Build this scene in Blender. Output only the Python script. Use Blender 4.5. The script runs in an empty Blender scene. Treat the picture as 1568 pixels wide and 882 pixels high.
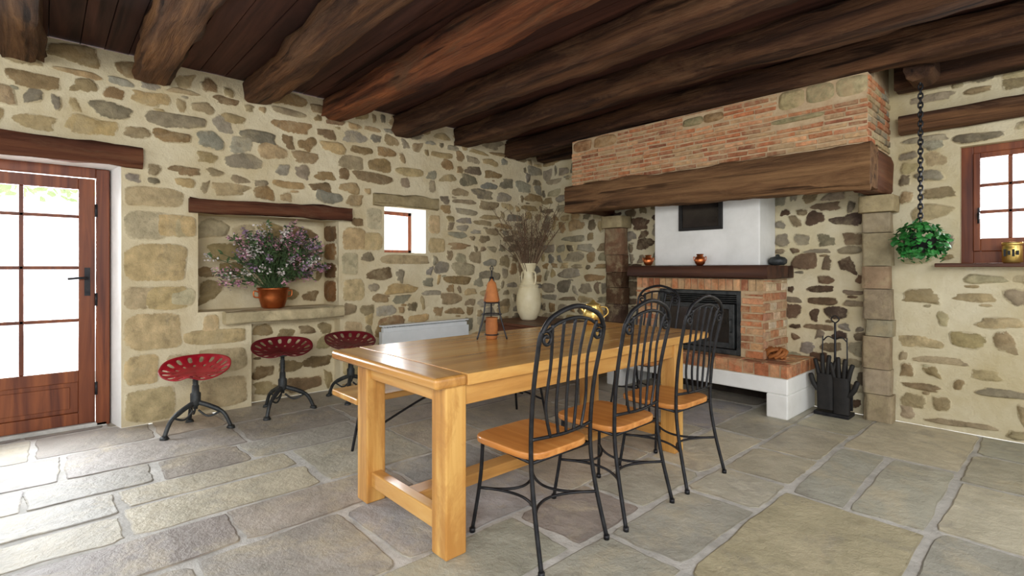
import bpy, math, random
from mathutils import Vector, Matrix, noise
R=random.Random(7)
def S(r,g,b):
    f=lambda c:(c/255/12.92) if c/255<=0.04045 else ((c/255+0.055)/1.055)**2.4
    return (f(r),f(g),f(b),1.0)
W=(1,1,1,1)
scn=bpy.context.scene
# ---------------------------------------------------------------- materials
def newmat(name):
    m=bpy.data.materials.new(name); m.use_nodes=True
    nt=m.node_tree; b=nt.nodes['Principled BSDF']
    return m,nt,b
def ramp(nt,fac,stops):
    r=nt.nodes.new('ShaderNodeValToRGB'); e=r.color_ramp.elements
    e[0].position=stops[0][0]; e[0].color=stops[0][1]
    e[1].position=stops[-1][0]; e[1].color=stops[-1][1]
    for p,c in stops[1:-1]:
        n=e.new(p); n.color=c
    nt.links.new(fac,r.inputs['Fac']); return r
def tex(nt,scale,detail=4,rough=0.6,mscale=(1,1,1),dist=0.0):
    tc=nt.nodes.new('ShaderNodeTexCoord'); mp=nt.nodes.new('ShaderNodeMapping')
    mp.inputs['Scale'].default_value=mscale
    n=nt.nodes.new('ShaderNodeTexNoise'); n.inputs['Scale'].default_value=scale
    n.inputs['Detail'].default_value=detail; n.inputs['Roughness'].default_value=rough
    n.inputs['Distortion'].default_value=dist
    nt.links.new(tc.outputs['Object'],mp.inputs['Vector']); nt.links.new(mp.outputs[0],n.inputs['Vector'])
    return n
def bump(nt,b,h,strength,dist):
    bp=nt.nodes.new('ShaderNodeBump'); bp.inputs['Strength'].default_value=strength
    bp.inputs['Distance'].default_value=dist
    nt.links.new(h,bp.inputs['Height']); nt.links.new(bp.outputs[0],b.inputs['Normal'])
def mixc(nt,fac,a,bb,mode='MIX'):
    m=nt.nodes.new('ShaderNodeMix'); m.data_type='RGBA'; m.blend_type=mode
    for i,v in ((0,fac),(6,a),(7,bb)):
        if hasattr(v,'is_output'): nt.links.new(v,m.inputs[i])
        else: m.inputs[i].default_value=v
    return m.outputs[2]
def mul(nt,a,bb): return mixc(nt,1.0,a,bb,'MULTIPLY')
def attr_mat(name,rough=0.9,scale=14,lo=0.6,hi=1.3,bs=0.6,bd=0.012,mscale=(1,1,1),spec=0.3,mottles=(),edge=None):
    """colour attribute x noise; edge=(c1,c2,scale): mortar colour that creeps over the ragged edge (attribute alpha)"""
    m,nt,b=newmat(name)
    at=nt.nodes.new('ShaderNodeAttribute'); at.attribute_name='Col'
    n=tex(nt,scale,6,0.65,mscale); r=ramp(nt,n.outputs['Fac'],[(0.3,(lo,lo,lo*0.97,1)),(0.7,(hi,hi,hi,1))])
    out=mul(nt,at.outputs['Color'],r.outputs[0])
    for mt in mottles:
        n2=tex(nt,mt[1],6,0.72,dist=.4); r2=ramp(nt,n2.outputs['Fac'],[(mt[3],(0,0,0,1)),(mt[3]+.14,(mt[2],)*3+(1,))])
        out=mixc(nt,r2.outputs[0],out,mt[0])
    if edge:
        nm=tex(nt,edge[2],6,0.65); rm=ramp(nt,nm.outputs['Fac'],[(0.32,edge[0]),(0.68,edge[1])])
        ne=tex(nt,26,5,0.7)
        ma=nt.nodes.new('ShaderNodeMath'); ma.operation='MULTIPLY_ADD'; ma.inputs[1].default_value=1.7; ma.inputs[2].default_value=-0.85
        nt.links.new(ne.outputs['Fac'],ma.inputs[0])
        ad=nt.nodes.new('ShaderNodeMath'); ad.operation='ADD'; nt.links.new(ma.outputs[0],ad.inputs[0]); nt.links.new(at.outputs['Alpha'],ad.inputs[1])
        rf=ramp(nt,ad.outputs[0],[(0.34,(0,0,0,1)),(0.58,W)])
        out=mixc(nt,rf.outputs[0],rm.outputs[0],out)
    nt.links.new(out,b.inputs['Base Color'])
    b.inputs['Roughness'].default_value=rough; b.inputs['Specular IOR Level'].default_value=spec
    n3=tex(nt,scale*2.2,8,0.7,mscale); bump(nt,b,n3.outputs['Fac'],bs,bd)
    return m
def noise_mat(name,c1,c2,scale=4,rough=0.9,bs=0.4,bd=0.01,c3=None,metal=0,mscale=(1,1,1),spec=0.4,bscale=None):
    m,nt,b=newmat(name)
    n=tex(nt,scale,6,0.65,mscale)
    st=[(0.32,c1),(0.68,c2)] if c3 is None else [(0.3,c1),(0.5,c2),(0.72,c3)]
    r=ramp(nt,n.outputs['Fac'],st); nt.links.new(r.outputs[0],b.inputs['Base Color'])
    b.inputs['Roughness'].default_value=rough; b.inputs['Metallic'].default_value=metal
    b.inputs['Specular IOR Level'].default_value=spec
    if bs>0:
        n3=tex(nt,bscale or scale*6,8,0.7,mscale); bump(nt,b,n3.outputs['Fac'],bs,bd)
    return m
def wood(name,dark,mid,light,axis='y',fine=14,rough=0.5,bs=0.25,bd=0.004,coat=0.0,patch=None,cracks=0,spec=.4):
    sc={'x':(0.07,1,1),'y':(1,0.07,1),'z':(1,1,0.07)}[axis]
    m,nt,b=newmat(name)
    n=tex(nt,fine,6,0.6,sc,0.6)
    r=ramp(nt,n.outputs['Fac'],[(0.28,dark),(0.48,mid),(0.72,light)])
    at=nt.nodes.new('ShaderNodeAttribute'); at.attribute_name='Col'
    out=mul(nt,r.outputs[0],at.outputs['Color'])
    if patch:
        sp={'x':(0.25,1,1),'y':(1,0.25,1),'z':(1,1,0.25)}[axis]
        n2=tex(nt,3.6,6,0.75,sp,1.2); r2=ramp(nt,n2.outputs['Fac'],[(0.5,(0,0,0,1)),(0.64,(.75,.75,.75,1))])
        out=mixc(nt,r2.outputs[0],out,patch)
    if cracks:
        n4=tex(nt,fine*1.3,3,0.5,{'x':(0.03,1,1),'y':(1,0.03,1),'z':(1,1,0.03)}[axis],0.3)
        r4=ramp(nt,n4.outputs['Fac'],[(0.31,(.25,.22,.2,1)),(0.39,W)]); out=mul(nt,out,r4.outputs[0])
    nt.links.new(out,b.inputs['Base Color']); b.inputs['Specular IOR Level'].default_value=spec
    b.inputs['Roughness'].default_value=rough; b.inputs['Coat Weight'].default_value=coat; b.inputs['Coat Roughness'].default_value=0.15
    n3=tex(nt,fine*2.5,6,0.7,sc,0.4); bump(nt,b,n3.outputs['Fac'],bs,bd)
    return m
MO1=(S(206,189,150),S(230,219,188)); MO2=(S(200,185,145),S(224,215,187))
M={}
M['mortar']=noise_mat('lime_mortar',*MO1,2.2,0.95,0.8,0.02,bscale=18)
M['mortar_far']=noise_mat('lime_mortar_far',*MO2,1.8,0.95,0.8,0.02,bscale=18)
M['stone']=attr_mat('rubble_stone',0.92,10,0.68,1.28,0.9,0.022,edge=(*MO1,2.2),mottles=[(S(192,176,140),4,.5,.5),(S(112,100,82),9,.5,.56)])
M['stone_far']=attr_mat('rubble_stone_far',0.92,10,0.66,1.3,0.9,0.022,edge=(*MO2,1.8),mottles=[(S(178,164,132),4,.45,.52),(S(90,76,62),9,.5,.56)])
M['block']=attr_mat('dressed_stone',0.92,9,0.68,1.26,0.8,0.02,mottles=[(S(176,160,126),5,.6,.48),(S(110,98,78),10,.45,.56)])
M['flag']=attr_mat('flagstone',0.44,5,0.8,1.2,0.9,0.022,mottles=[(S(214,202,172),2.2,.55,.5),(S(136,131,126),3.4,.45,.54),(S(108,102,96),14,.4,.6)],spec=.45)
M['grout']=noise_mat('floor_grout',S(178,176,170),S(222,220,214),7,0.8,0.8,0.012,bscale=30)
M['brick']=attr_mat('old_brick',0.9,22,0.65,1.28,0.8,0.012,mottles=[(S(192,164,126),7,.6,.47)])
M['brickmortar']=noise_mat('brick_mortar',S(176,148,114),S(204,182,148),10,0.95,0.4,0.01)
M['plaster']=noise_mat('white_plaster',S(226,226,222),S(243,243,240),3,0.85,0.25,0.005,bscale=20)
M['beam']=wood('beam_oak',S(42,28,21),S(84,57,39),S(134,96,64),'x',11,0.8,1.0,0.03,patch=S(112,82,58),cracks=1,spec=.25)
M['beamy']=wood('beam_oak_y',S(36,24,18),S(74,50,35),S(116,84,58),'y',9,0.75,0.8,0.025,cracks=1,spec=.25)
M['board']=wood('ceiling_board',S(42,25,20),S(70,42,34),S(96,60,48),'x',9,0.7,0.3,0.006,cracks=1,spec=.25)
M['lintel']=wood('lintel_oak',S(62,42,28),S(116,84,56),S(160,122,84),'x',10,0.8,1.0,0.03,patch=S(146,110,76),cracks=1,spec=.25)
M['linty']=wood('lintel_oak_y',S(48,25,17),S(90,52,34),S(122,78,52),'y',10,0.78,0.8,0.02,patch=S(106,78,56),cracks=1,spec=.25)
M['mantel']=wood('mantel_oak',S(34,20,15),S(64,38,28),S(92,58,40),'x',8,0.6,0.5,0.01,cracks=1)
M['doorw']=wood('door_wood',S(72,28,14),S(116,58,28),S(152,86,44),'z',12,0.4,0.2,0.003)
TC=(S(162,108,52),S(204,150,80),S(226,180,106))
M['tabley']=wood('table_oak_top',*TC,'y',10,0.24,0.12,0.002,0.3,patch=S(192,138,74))
M['tablex']=wood('table_oak_end',*TC,'x',10,0.26,0.12,0.002,0.3)
M['tablez']=wood('table_oak_leg',S(150,98,44),S(204,150,78),S(230,186,110),'z',13,0.35,0.12,0.002,0.2,patch=S(180,124,60))
M['seatw']=wood('seat_oak',S(150,88,36),S(200,132,66),S(220,158,90),'x',12,0.35,0.15,0.002,0.2)
M['chest']=wood('chest_wood',S(50,26,15),S(92,50,28),S(120,72,42),'x',9,0.5,0.3,0.004)
M['iron']=noise_mat('black_iron',S(30,30,34),S(54,54,56),20,0.42,0.2,0.002,metal=0.6)
M['castiron']=noise_mat('cast_iron',S(44,48,50),S(84,86,86),16,0.5,0.3,0.003,metal=0.5)
M['black']=noise_mat('matte_black',S(18,17,17),S(38,35,33),12,0.65,0.2,0.003)
M['screen']=noise_mat('dark_glass',S(26,24,24),S(60,54,50),3,0.12,0,0)
M['red']=noise_mat('red_enamel',S(126,12,26),S(166,22,40),8,0.35,0.1,0.001)
M['redd']=noise_mat('dark_red_enamel',S(78,12,22),S(114,20,34),8,0.38,0.1,0.001)
M['copper']=noise_mat('copper',S(168,84,46),S(206,122,70),7,0.3,0.1,0.002,metal=0.9)
M['brass']=noise_mat('brass',S(200,160,80),S(232,204,124),7,0.3,0.1,0.002,metal=0.8)
M['terra']=noise_mat('terracotta',S(134,78,38),S(176,110,56),10,0.7,0.3,0.003)
M['cream']=noise_mat('cream_ceramic',S(220,206,166),S(240,230,196),6,0.35,0.1,0.002)
M['radiator']=noise_mat('radiator_enamel',S(220,226,228),S(232,236,238),4,0.35,0,0)
M['soot_and_dark']=noise_mat('soot_and_dark',S(24,20,18),S(62,52,44),5,0.95,0.4,0.01)  # firebox soot; also the near-black back of the opening below
M['twig']=noise_mat('dry_twig',S(84,66,50),S(138,112,88),20,0.9,0,0)
M['leaf']=noise_mat('leaf_green',S(54,78,46),S(96,120,76),18,0.6,0,0)
M['ivy']=noise_mat('ivy_green',S(16,76,30),S(64,150,68),20,0.45,0,0)
M['pink']=noise_mat('flower_pink',S(190,126,148),S(228,184,194),25,0.8,0,0)
M['mauve']=noise_mat('flower_mauve',S(136,106,138),S(182,154,180),25,0.8,0,0)
M['white']=noise_mat('flower_white',S(208,198,194),S(234,226,222),25,0.8,0,0)
M['tree']=noise_mat('tree_leaf',S(190,210,140),S(225,236,180),3,0.8,0,0)
m,nt,b=newmat('window_glass'); M['glass']=m
nt.nodes.remove(b); t=nt.nodes.new('ShaderNodeBsdfTransparent'); g=nt.nodes.new('ShaderNodeBsdfGlossy'); g.inputs['Roughness'].default_value=0.02
mx=nt.nodes.new('ShaderNodeMixShader'); mx.inputs[0].default_value=0.06
nt.links.new(t.outputs[0],mx.inputs[1]); nt.links.new(g.outputs[0],mx.inputs[2]); nt.links.new(mx.outputs[0],nt.nodes['Material Output'].inputs[0])

# ---------------------------------------------------------------- mesh builder
class B:
    def __init__(s): s.v=[];s.f=[];s.m=[];s.c=[];s.s=[]
    def add(s,verts,faces,m=0,c=W,sm=False):
        o=len(s.v); s.v+=[tuple(p) for p in verts]
        for f in faces:
            s.f.append([i+o for i in f]); s.m.append(m); s.s.append(sm)
            s.c.append([c[i] for i in f] if isinstance(c,list) else [c]*len(f))
    def hexa(s,p,m=0,c=W):
        s.add(p,[(0,3,2,1),(4,5,6,7),(0,1,5,4),(1,2,6,5),(2,3,7,6),(3,0,4,7)],m,c)
    def box(s,x0,x1,y0,y1,z0,z1,m=0,c=W):
        s.hexa([(x0,y0,z0),(x1,y0,z0),(x1,y1,z0),(x0,y1,z0),(x0,y0,z1),(x1,y0,z1),(x1,y1,z1),(x0,y1,z1)],m,c)
    def tube(s,pts,r,seg=8,m=0,c=W,closed=False,cap=True):
        P=[Vector(p) for p in pts]; n=len(P)
        rs=r if isinstance(r,(list,tuple)) else [r]*n
        T=[]
        for i in range(n):
            if closed: t=P[(i+1)%n]-P[i-1]
            else: t=P[min(i+1,n-1)]-P[max(i-1,0)]
            T.append(t.normalized() if t.length>1e-9 else Vector((0,0,1)))
        a=Vector((0,0,1)) if abs(T[0].z)<0.9 else Vector((1,0,0))
        u=(a-T[0]*a.dot(T[0])).normalized(); vs=[]
        for i in range(n):
            u=(u-T[i]*u.dot(T[i])); u=u.normalized() if u.length>1e-6 else T[i].orthogonal().normalized()
            w=T[i].cross(u)
            for k in range(seg):
                an=2*math.pi*k/seg; vs.append(P[i]+(u*math.cos(an)+w*math.sin(an))*rs[i])
        fs=[]
        for i in range(n if closed else n-1):
            j=(i+1)%n
            for k in range(seg):
                k2=(k+1)%seg; fs.append((i*seg+k,i*seg+k2,j*seg+k2,j*seg+k))
        if cap and not closed:
            fs.append(tuple(range(seg-1,-1,-1))); fs.append(tuple((n-1)*seg+k for k in range(seg)))
        s.add(vs,fs,m,c,True)
    def lathe(s,cx,cy,prof,seg=24,m=0,c=W):
        vs=[];fs=[]
        for r,z in prof:
            for k in range(seg):
                a=2*math.pi*k/seg; vs.append((cx+r*math.cos(a),cy+r*math.sin(a),z))
        for i in range(len(prof)-1):
            for k in range(seg):
                k2=(k+1)%seg; fs.append((i*seg+k,i*seg+k2,(i+1)*seg+k2,(i+1)*seg+k))
        fs.append(tuple(range(seg-1,-1,-1)))
        if prof[-1][0]>0.001: fs.append(tuple((len(prof)-1)*seg+k for k in range(seg)))
        s.add(vs,fs,m,c,True)
    def leaf(s,p,d,n,L,w,m=0,c=W):
        p=Vector(p); d=Vector(d).normalized(); n=Vector(n); q=d.cross(n)
        if q.length<1e-4: q=d.orthogonal()
        q.normalize(); up=q.cross(d)
        s.add([p,p+d*L*.35+q*w*.5,p+d*L*.75+q*w*.35,p+d*L-up*L*.12,p+d*L*.75-q*w*.35,p+d*L*.35-q*w*.5,p+d*L*.5+up*L*.06],
              [(0,1,6),(1,2,6),(2,3,6),(3,4,6),(4,5,6),(5,0,6)],m,c)
    def build(s,name,mats,parent=None,loc=None,bevel=0,seg=2,sub=0,solid=0):
        me=bpy.data.meshes.new(name); me.from_pydata(s.v,[],s.f); 
        for k in mats: me.materials.append(M[k])
        at=me.color_attributes.new('Col','FLOAT_COLOR','CORNER')
        cols=[]
        for i,p in enumerate(me.polygons):
            p.material_index=s.m[i]; p.use_smooth=s.s[i]
            for q in s.c[i]: cols+=list(q)
        at.data.foreach_set('color',cols)
        me.update()
        o=bpy.data.objects.new(name,me); scn.collection.objects.link(o)
        if loc: o.location=loc
        if parent: o.parent=parent
        if solid:
            md=o.modifiers.new('s','SOLIDIFY'); md.thickness=solid; md.offset=0
        if bevel:
            md=o.modifiers.new('b','BEVEL'); md.width=bevel; md.segments=seg; md.limit_method='ANGLE'; md.angle_limit=math.radians(50)
        if sub:
            md=o.modifiers.new('u','SUBSURF'); md.levels=sub; md.render_levels=sub
        return o
def empty(name,loc=(0,0,0),rz=0):
    e=bpy.data.objects.new(name,None); scn.collection.objects.link(e); e.location=loc; e.rotation_euler[2]=rz
    e.empty_display_size=0.1; return e
def crv(pts,n=6,closed=False):
    P=[Vector(p) for p in pts]; out=[]; N=len(P)
    for i in range(N if closed else N-1):
        g=(lambda k:P[k%N]) if closed else (lambda k:P[max(0,min(N-1,k))])
        p0,p1,p2,p3=g(i-1),g(i),g(i+1),g(i+2)
        for j in range(n):
            t=j/n
            out.append(0.5*((2*p1)+(-p0+p2)*t+(2*p0-5*p1+4*p2-p3)*t*t+(-p0+3*p1-3*p2+p3)*t**3))
    if not closed: out.append(P[-1])
    return out
def hewn(b,p0,p1,hw,hh,m=0,c=W,amp=0.01,bend=0.02,seed=0,n=5.0,step=0.2,square=20,taper=0):
    """rough-hewn timber between p0,p1; hw horizontal half width, hh vertical half height"""
    p0=Vector(p0);p1=Vector(p1);d=(p1-p0);L=d.length;d.normalize()
    if abs(d.z)>0.9: side=Vector((1,0,0)); up=Vector((0,1,0))
    else: side=Vector((0,0,1)).cross(d).normalized(); up=Vector((0,0,1))
    k=max(2,int(L/step)); vs=[];fs=[]
    for i in range(k+1):
        t=i/k; ctr=p0+d*(L*t)
        ctr+=side*bend*noise.noise((t*L*.5,seed*3.1,0.3))+up*bend*.6*noise.noise((t*L*.5,seed*3.1,7.3))
        for j in range(square):
            a=2*math.pi*(j+.5)/square; ca,sa=math.cos(a),math.sin(a)
            x=math.copysign(abs(ca)**(2/n),ca)*hw; y=math.copysign(abs(sa)**(2/n),sa)*hh
            q=(1+taper*t)*(1+amp/min(hw,hh)*(noise.noise((t*L*2.2,j*.7,seed*5.7))+.6*noise.noise((t*L*5.2,j*1.7,seed*2.7))))
            vs.append(ctr+side*x*q+up*y*q)
    for i in range(k):
        for j in range(square):
            j2=(j+1)%square; fs.append((i*square+j,i*square+j2,(i+1)*square+j2,(i+1)*square+j))
    b.add(vs,fs,m,c,True)
    b.add(vs[:square],[tuple(range(square-1,-1,-1))],m,c); b.add(vs[-square:],[tuple(range(square))],m,c)
# ---------------------------------------------------------------- walls
YW=5.15; CEIL=2.92
PL=lambda a,bb,n:(n,a,bb)
PF=lambda a,bb,n:(a,YW-n,bb)
def stone(b,P,a0,a1,b0,b1,c,m=1,h=0.012,ex=3.0,amp=0.12,seed=0,N=18,wob=True):
    p=(a1-a0)/2;q=(b1-b0)/2;ca=(a0+a1)/2;cb=(b0+b1)/2
    ph=[R.uniform(0,6.28) for _ in range(4)]; rot=R.uniform(-.12,.12) if wob else 0
    sk=R.uniform(-.3,.3) if wob else 0; tp=R.uniform(-.28,.28) if wob else 0
    G=.011
    rings=[[],[],[],[]]
    for k in range(N):
        t=2*math.pi*k/N; ct,st=math.cos(t),math.sin(t)
        rr=1+amp*(.5*math.sin(2*t+ph[0])+.45*math.sin(3*t+ph[1])+.35*math.sin(5*t+ph[2]))-amp*.3
        x=math.copysign(abs(ct)**(2/ex),ct)*p*rr; y=math.copysign(abs(st)**(2/ex),st)*q*rr
        y*=1+tp*x/p; x+=sk*y; x,y=x-rot*y,y+rot*x*.4
        l=math.hypot(x,y)+1e-6; ux,uy=x/l,y/l
        hv=h*(1.0+.45*math.sin(t+ph[3]))
        rings[0].append(P(ca+x+ux*G,cb+y+uy*G,-.002)); rings[1].append(P(ca+x,cb+y,hv*.35))
        rings[2].append(P(ca+x-ux*min(G,.25*l),cb+y-uy*min(G,.25*l),hv*.85)); rings[3].append(P(ca+x*.72,cb+y*.72,hv*1.05))
    vs=sum(rings,[])+[P(ca,cb,h*1.1)]
    al=[.0,.40,.72,1.05]; cols=[]
    for i in range(4): cols+=[(c[0],c[1],c[2],al[i])]*N
    cols.append((c[0],c[1],c[2],1.25))
    fs=[]
    for i in range(3):
        for k in range(N): k2=(k+1)%N; fs.append((i*N+k,i*N+k2,(i+1)*N+k2,(i+1)*N+k))
    for k in range(N): fs.append((3*N+k,3*N+(k+1)%N,4*N))
    b.add(vs,fs,m,cols,True)
def jit(c,v=.12,hue=.05):
    k=1+R.uniform(-v,v); return (c[0]*k*(1+R.uniform(-hue,hue)),c[1]*k,c[2]*k*(1+R.uniform(-hue,hue)),1)
def rubble(b,P,a0,a1,b0,b1,holes,pal,hr=(.075,.18),lr=(.1,.42),gap=.03,dens=.94,wav=.035,seed=1,m=1):
    z=b0+.01; row=0
    while z<b1-.05:
        h=R.uniform(*hr); a=a0+R.uniform(-.2,.0); row+=1
        while a<a1:
            L=R.uniform(*lr)*(1.2 if R.random()<.2 else 1)*(.5 if R.random()<.28 else 1); s0,s1=a+gap/2,a+L-gap/2*R.uniform(.6,1.8); a+=L
            if R.random()>dens: continue
            w=wav*noise.noise((s0*1.3,z*1.1,seed))*2
            hk=h*R.uniform(.7,1.18); o_=R.uniform(-.16,.3)*h*.6
            zz0=z+w+o_; zz1=z+w+o_+hk-gap*R.uniform(.3,.8)
            if zz1-zz0<.03: continue
            zz0=max(zz0,b0+.005); zz1=min(zz1,b1-.005); s0=max(s0,a0+.005); s1=min(s1,a1-.005)
            ok=s1-s0>.04 and zz1-zz0>.03
            for (h0,h1,g0,g1) in holes:
                if s1>h0-.02 and s0<h1+.02 and zz1>g0-.02 and zz0<g1+.02:
                    opts=[]
                    if h0-.025-s0>.07: opts.append(('r',h0-.025))
                    if s1-h1-.025>.07: opts.append(('l',h1+.025))
                    if not opts: 
                        if g0-.02-zz0>.04: zz1=g0-.02
                        elif zz1-g1-.02>.04: zz0=g1+.02
                        else: ok=False
                    else:
                        k,vv=opts[0]
                        if k=='r': s1=vv
                        else: s0=vv
            if not ok or s1-s0<.05: continue
            stone(b,P,s0,s1,zz0,zz1,jit(pal((s0+s1)/2,(zz0+zz1)/2),.16,.06),m=m,h=R.uniform(.006,.02),ex=R.uniform(2.1,3.8),amp=R.uniform(.1,.28))
            if R.random()<.22 and s1-s0>.18 and zz0-.04>b0:
                q0=R.uniform(s0,s1-.09); q1=q0+R.uniform(.05,.09)
                if not any(q1>h0-.01 and q0<h1+.01 and zz0>g0-.01 and zz0-.03<g1+.01 for h0,h1,g0,g1 in holes):
                    stone(b,P,q0,q1,zz0-.032,zz0-.008,jit(pal(q0,zz0),.16,.07),m=m,h=.006,N=12)
        z+=h
def wallplane(b,P,a0,a1,b0,b1,ops,flip=False):
    A=sorted({a0,a1}|{o['r'][0] for o in ops}|{o['r'][1] for o in ops}); A=[x for x in A if a0<=x<=a1]
    Z=sorted({b0,b1}|{o['r'][2] for o in ops}|{o['r'][3] for o in ops}); Z=[x for x in Z if b0<=x<=b1]
    for i in range(len(A)-1):
        for j in range(len(Z)-1):
            ca=(A[i]+A[i+1])/2; cz=(Z[j]+Z[j+1])/2
            if any(o['r'][0]<ca<o['r'][1] and o['r'][2]<cz<o['r'][3] for o in ops): continue
            b.add([P(A[i],Z[j],0),P(A[i+1],Z[j],0),P(A[i+1],Z[j+1],0),P(A[i],Z[j+1],0)],[(0,1,2,3)],0)
    for o in ops:
        x0,x1,z0,z1=o['r']; d=-o['d']; l,r,t,bo=o.get('sp',(0,0,0,0)); m=o.get('m',0)
        F=[P(x0,z0,0),P(x1,z0,0),P(x1,z1,0),P(x0,z1,0)]
        K=[P(x0+l,z0+bo,d),P(x1-r,z0+bo,d),P(x1-r,z1-t,d),P(x0+l,z1-t,d)]
        fs=[(1,2,6,5),(2,3,7,6),(3,0,4,7)]
        if z0>0: fs.append((0,1,5,4))
        b.add(F+K,fs,m)
        if o.get('back'): b.add(K,[(0,1,2,3)],m)
TAN=[S(170,146,106),S(156,130,92),S(186,162,120),S(164,144,112),S(152,138,112),S(190,164,118),S(138,114,84),S(164,156,138),S(176,154,118),S(146,134,112),S(160,132,96),S(158,150,132)]
GREY=[S(150,141,122),S(136,125,104),S(162,153,132),S(126,111,90),S(168,157,130),S(146,128,100),S(142,136,124)]
DARK=[S(92,72,57),S(124,106,84),S(140,127,108),S(86,70,60),S(144,133,116),S(112,90,70)]
PALE=[S(182,167,129),S(170,152,113),S(188,175,138),S(160,142,107),S(172,157,129)]
def palL(a,z): return R.choice(TAN) if a<3.2+R.uniform(-.8,.8) else R.choice(GREY+TAN[:4])
def palF(a,z):
    if a<1.1: return R.choice(GREY+TAN[:3])
    if a<3.9: return R.choice(DARK) if R.random()<.6 else R.choice(GREY)
    return R.choice(PALE) if z<1.4 else R.choice(PALE+GREY[:3])
# left wall
b=B()
ops=[dict(r=(-.70,.45,0,2.05),d=.5,sp=(.1,.1,.04,0),m=2),
     dict(r=(.97,2.205,.87,1.72),d=.30,sp=(0.02,0.03,0,0),back=True),
     dict(r=(1.39,2.22,0.0,.74),d=.14,back=True),
     dict(r=(2.714,3.24,1.415,1.91),d=.36,sp=(.03,.03,.02,.0),m=2)]
wallplane(b,PL,-3.0,YW,0,CEIL,ops)
lint=[(-.85,.585,2.05,2.21),(.90,2.31,1.71,1.85),(2.58,3.40,1.91,2.05),(1.12,2.22,.74,.88)]
quoin=[]
z=.0
for i,(h,w) in enumerate([(.30,.36),(.27,.24),(.33,.40),(.22,.26),(.34,.44),(.26,.30),(.20,.40)]):
    quoin.append((.465,.46+w,z+.018,z+h-.018)); z+=h
    if i%2==1: quoin.append((.46+w+.04,min(.95,.46+w+.27),z-h+.04,z-.04))
quoin+=[(.93,1.36,.03,.29),(.96,1.35,.34,.55),(1.0,1.13,.60,.84),(.87,1.35,.59,.72),(.62,.955,1.5,1.69),(.61,.9,.9,1.1),
        (2.25,2.48,.90,1.14),(2.23,2.42,1.18,1.40),(2.24,2.50,1.43,1.66),(2.26,2.46,.45,.7),(2.25,2.6,.12,.4),
        (2.44,2.69,1.43,1.62),(2.50,2.69,1.66,1.88),(3.27,3.50,1.42,1.60),(3.27,3.44,1.65,1.86),(2.66,3.3,1.29,1.39)]
rects=[o['r'] for o in ops]+lint+quoin
rubble(b,PL,-3.0,YW,0,CEIL,rects,palL,seed=2)
for q in quoin: stone(b,PL,*q,jit(R.choice([S(204,182,138),S(196,172,128),S(190,170,132),S(198,184,150)]),.08),h=.010,ex=4.5,amp=.07,N=26,wob=False)
PN=lambda a,bb,n:(n-.30,a,bb)
rubble(b,PN,1.02,2.16,.90,1.70,[],lambda a,z:R.choice([S(160,140,100),S(176,158,120),S(140,118,84),S(186,172,136)]),hr=(.12,.2),lr=(.2,.42),gap=.03,dens=.8)
PN2=lambda a,bb,n:(n-.14,a,bb)
rubble(b,PN2,1.42,2.2,.02,.72,[],lambda a,z:R.choice([S(150,132,96),S(166,150,112),S(130,110,80)]),hr=(.12,.2),lr=(.2,.42),gap=.03,dens=.85)
PJ=lambda a,bb,n:(a,2.19-n+a*.1+.01,bb)
for (z0,z1,cc) in [(.90,1.12,S(140,100,62)),(1.14,1.30,S(112,84,56)),(1.33,1.5,S(156,118,76)),(1.52,1.68,S(124,96,66))]:
    stone(b,PJ,-.27,-.02,z0,z1,cc,h=.014,ex=4,amp=.06,wob=False)
b.build('wall_left',['mortar','stone','plaster'])
b=B(); hewn(b,(.076,1.15,.812),(.076,2.2,.812),.07,.055,0,S(196,182,146),.012,.02,3,4.5,.1); b.build('niche_stone_sill',['block'])
b=B(); hewn(b,(.022,2.58,1.975),(.022,3.40,1.985),.02,.06,0,S(160,144,108),.012,.015,4,4,.1); b.build('window_stone_lintel',['block'])
for i,(y0,y1,z0,z1) in enumerate([(-1.2,.585,2.055,2.20),(.90,2.31,1.725,1.845)]):
    b=B(); hewn(b,(.04,y0,(z0+z1)/2),(.04,y1,(z0+z1)/2),.036,(z1-z0)/2,0,W,.018,.045,i+9,4,.1)
    b.build('lintel_beam',['linty'])
# far wall
b=B()
opsF=[dict(r=(4.43,5.42,1.285,2.17),d=.32,sp=(.0,.0,.0,0),m=0)]
wallplane(b,PF,0,8.0,0,CEIL,opsF)
rectF=[opsF[0]['r'],(4.06,8,2.31,2.47),(4.3,5.5,1.22,1.29)]
rubble(b,PF,.0,3.08,0,CEIL,rectF,palF,seed=5)
rubble(b,PF,3.08,3.84,0,CEIL,rectF,palF,seed=6,hr=(.08,.16),lr=(.1,.30),gap=.035,dens=.96)
rubble(b,PF,4.05,8.0,1.25,CEIL,rectF,palF,seed=7,hr=(.08,.16),lr=(.14,.38),gap=.03,dens=.92)
rubble(b,PF,4.05,8.0,0,1.22,rectF,palF,seed=8,hr=(.08,.17),lr=(.12,.40),gap=.045,dens=.75)
b.build('wall_far',['mortar_far','stone_far'])
b=B(); hewn(b,(4.07,YW-.06,2.39),(7.9,YW-.06,2.39),.055,.072,0,W,.01,.02,31,5); b.build('lintel_beam',['beam'])
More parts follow.
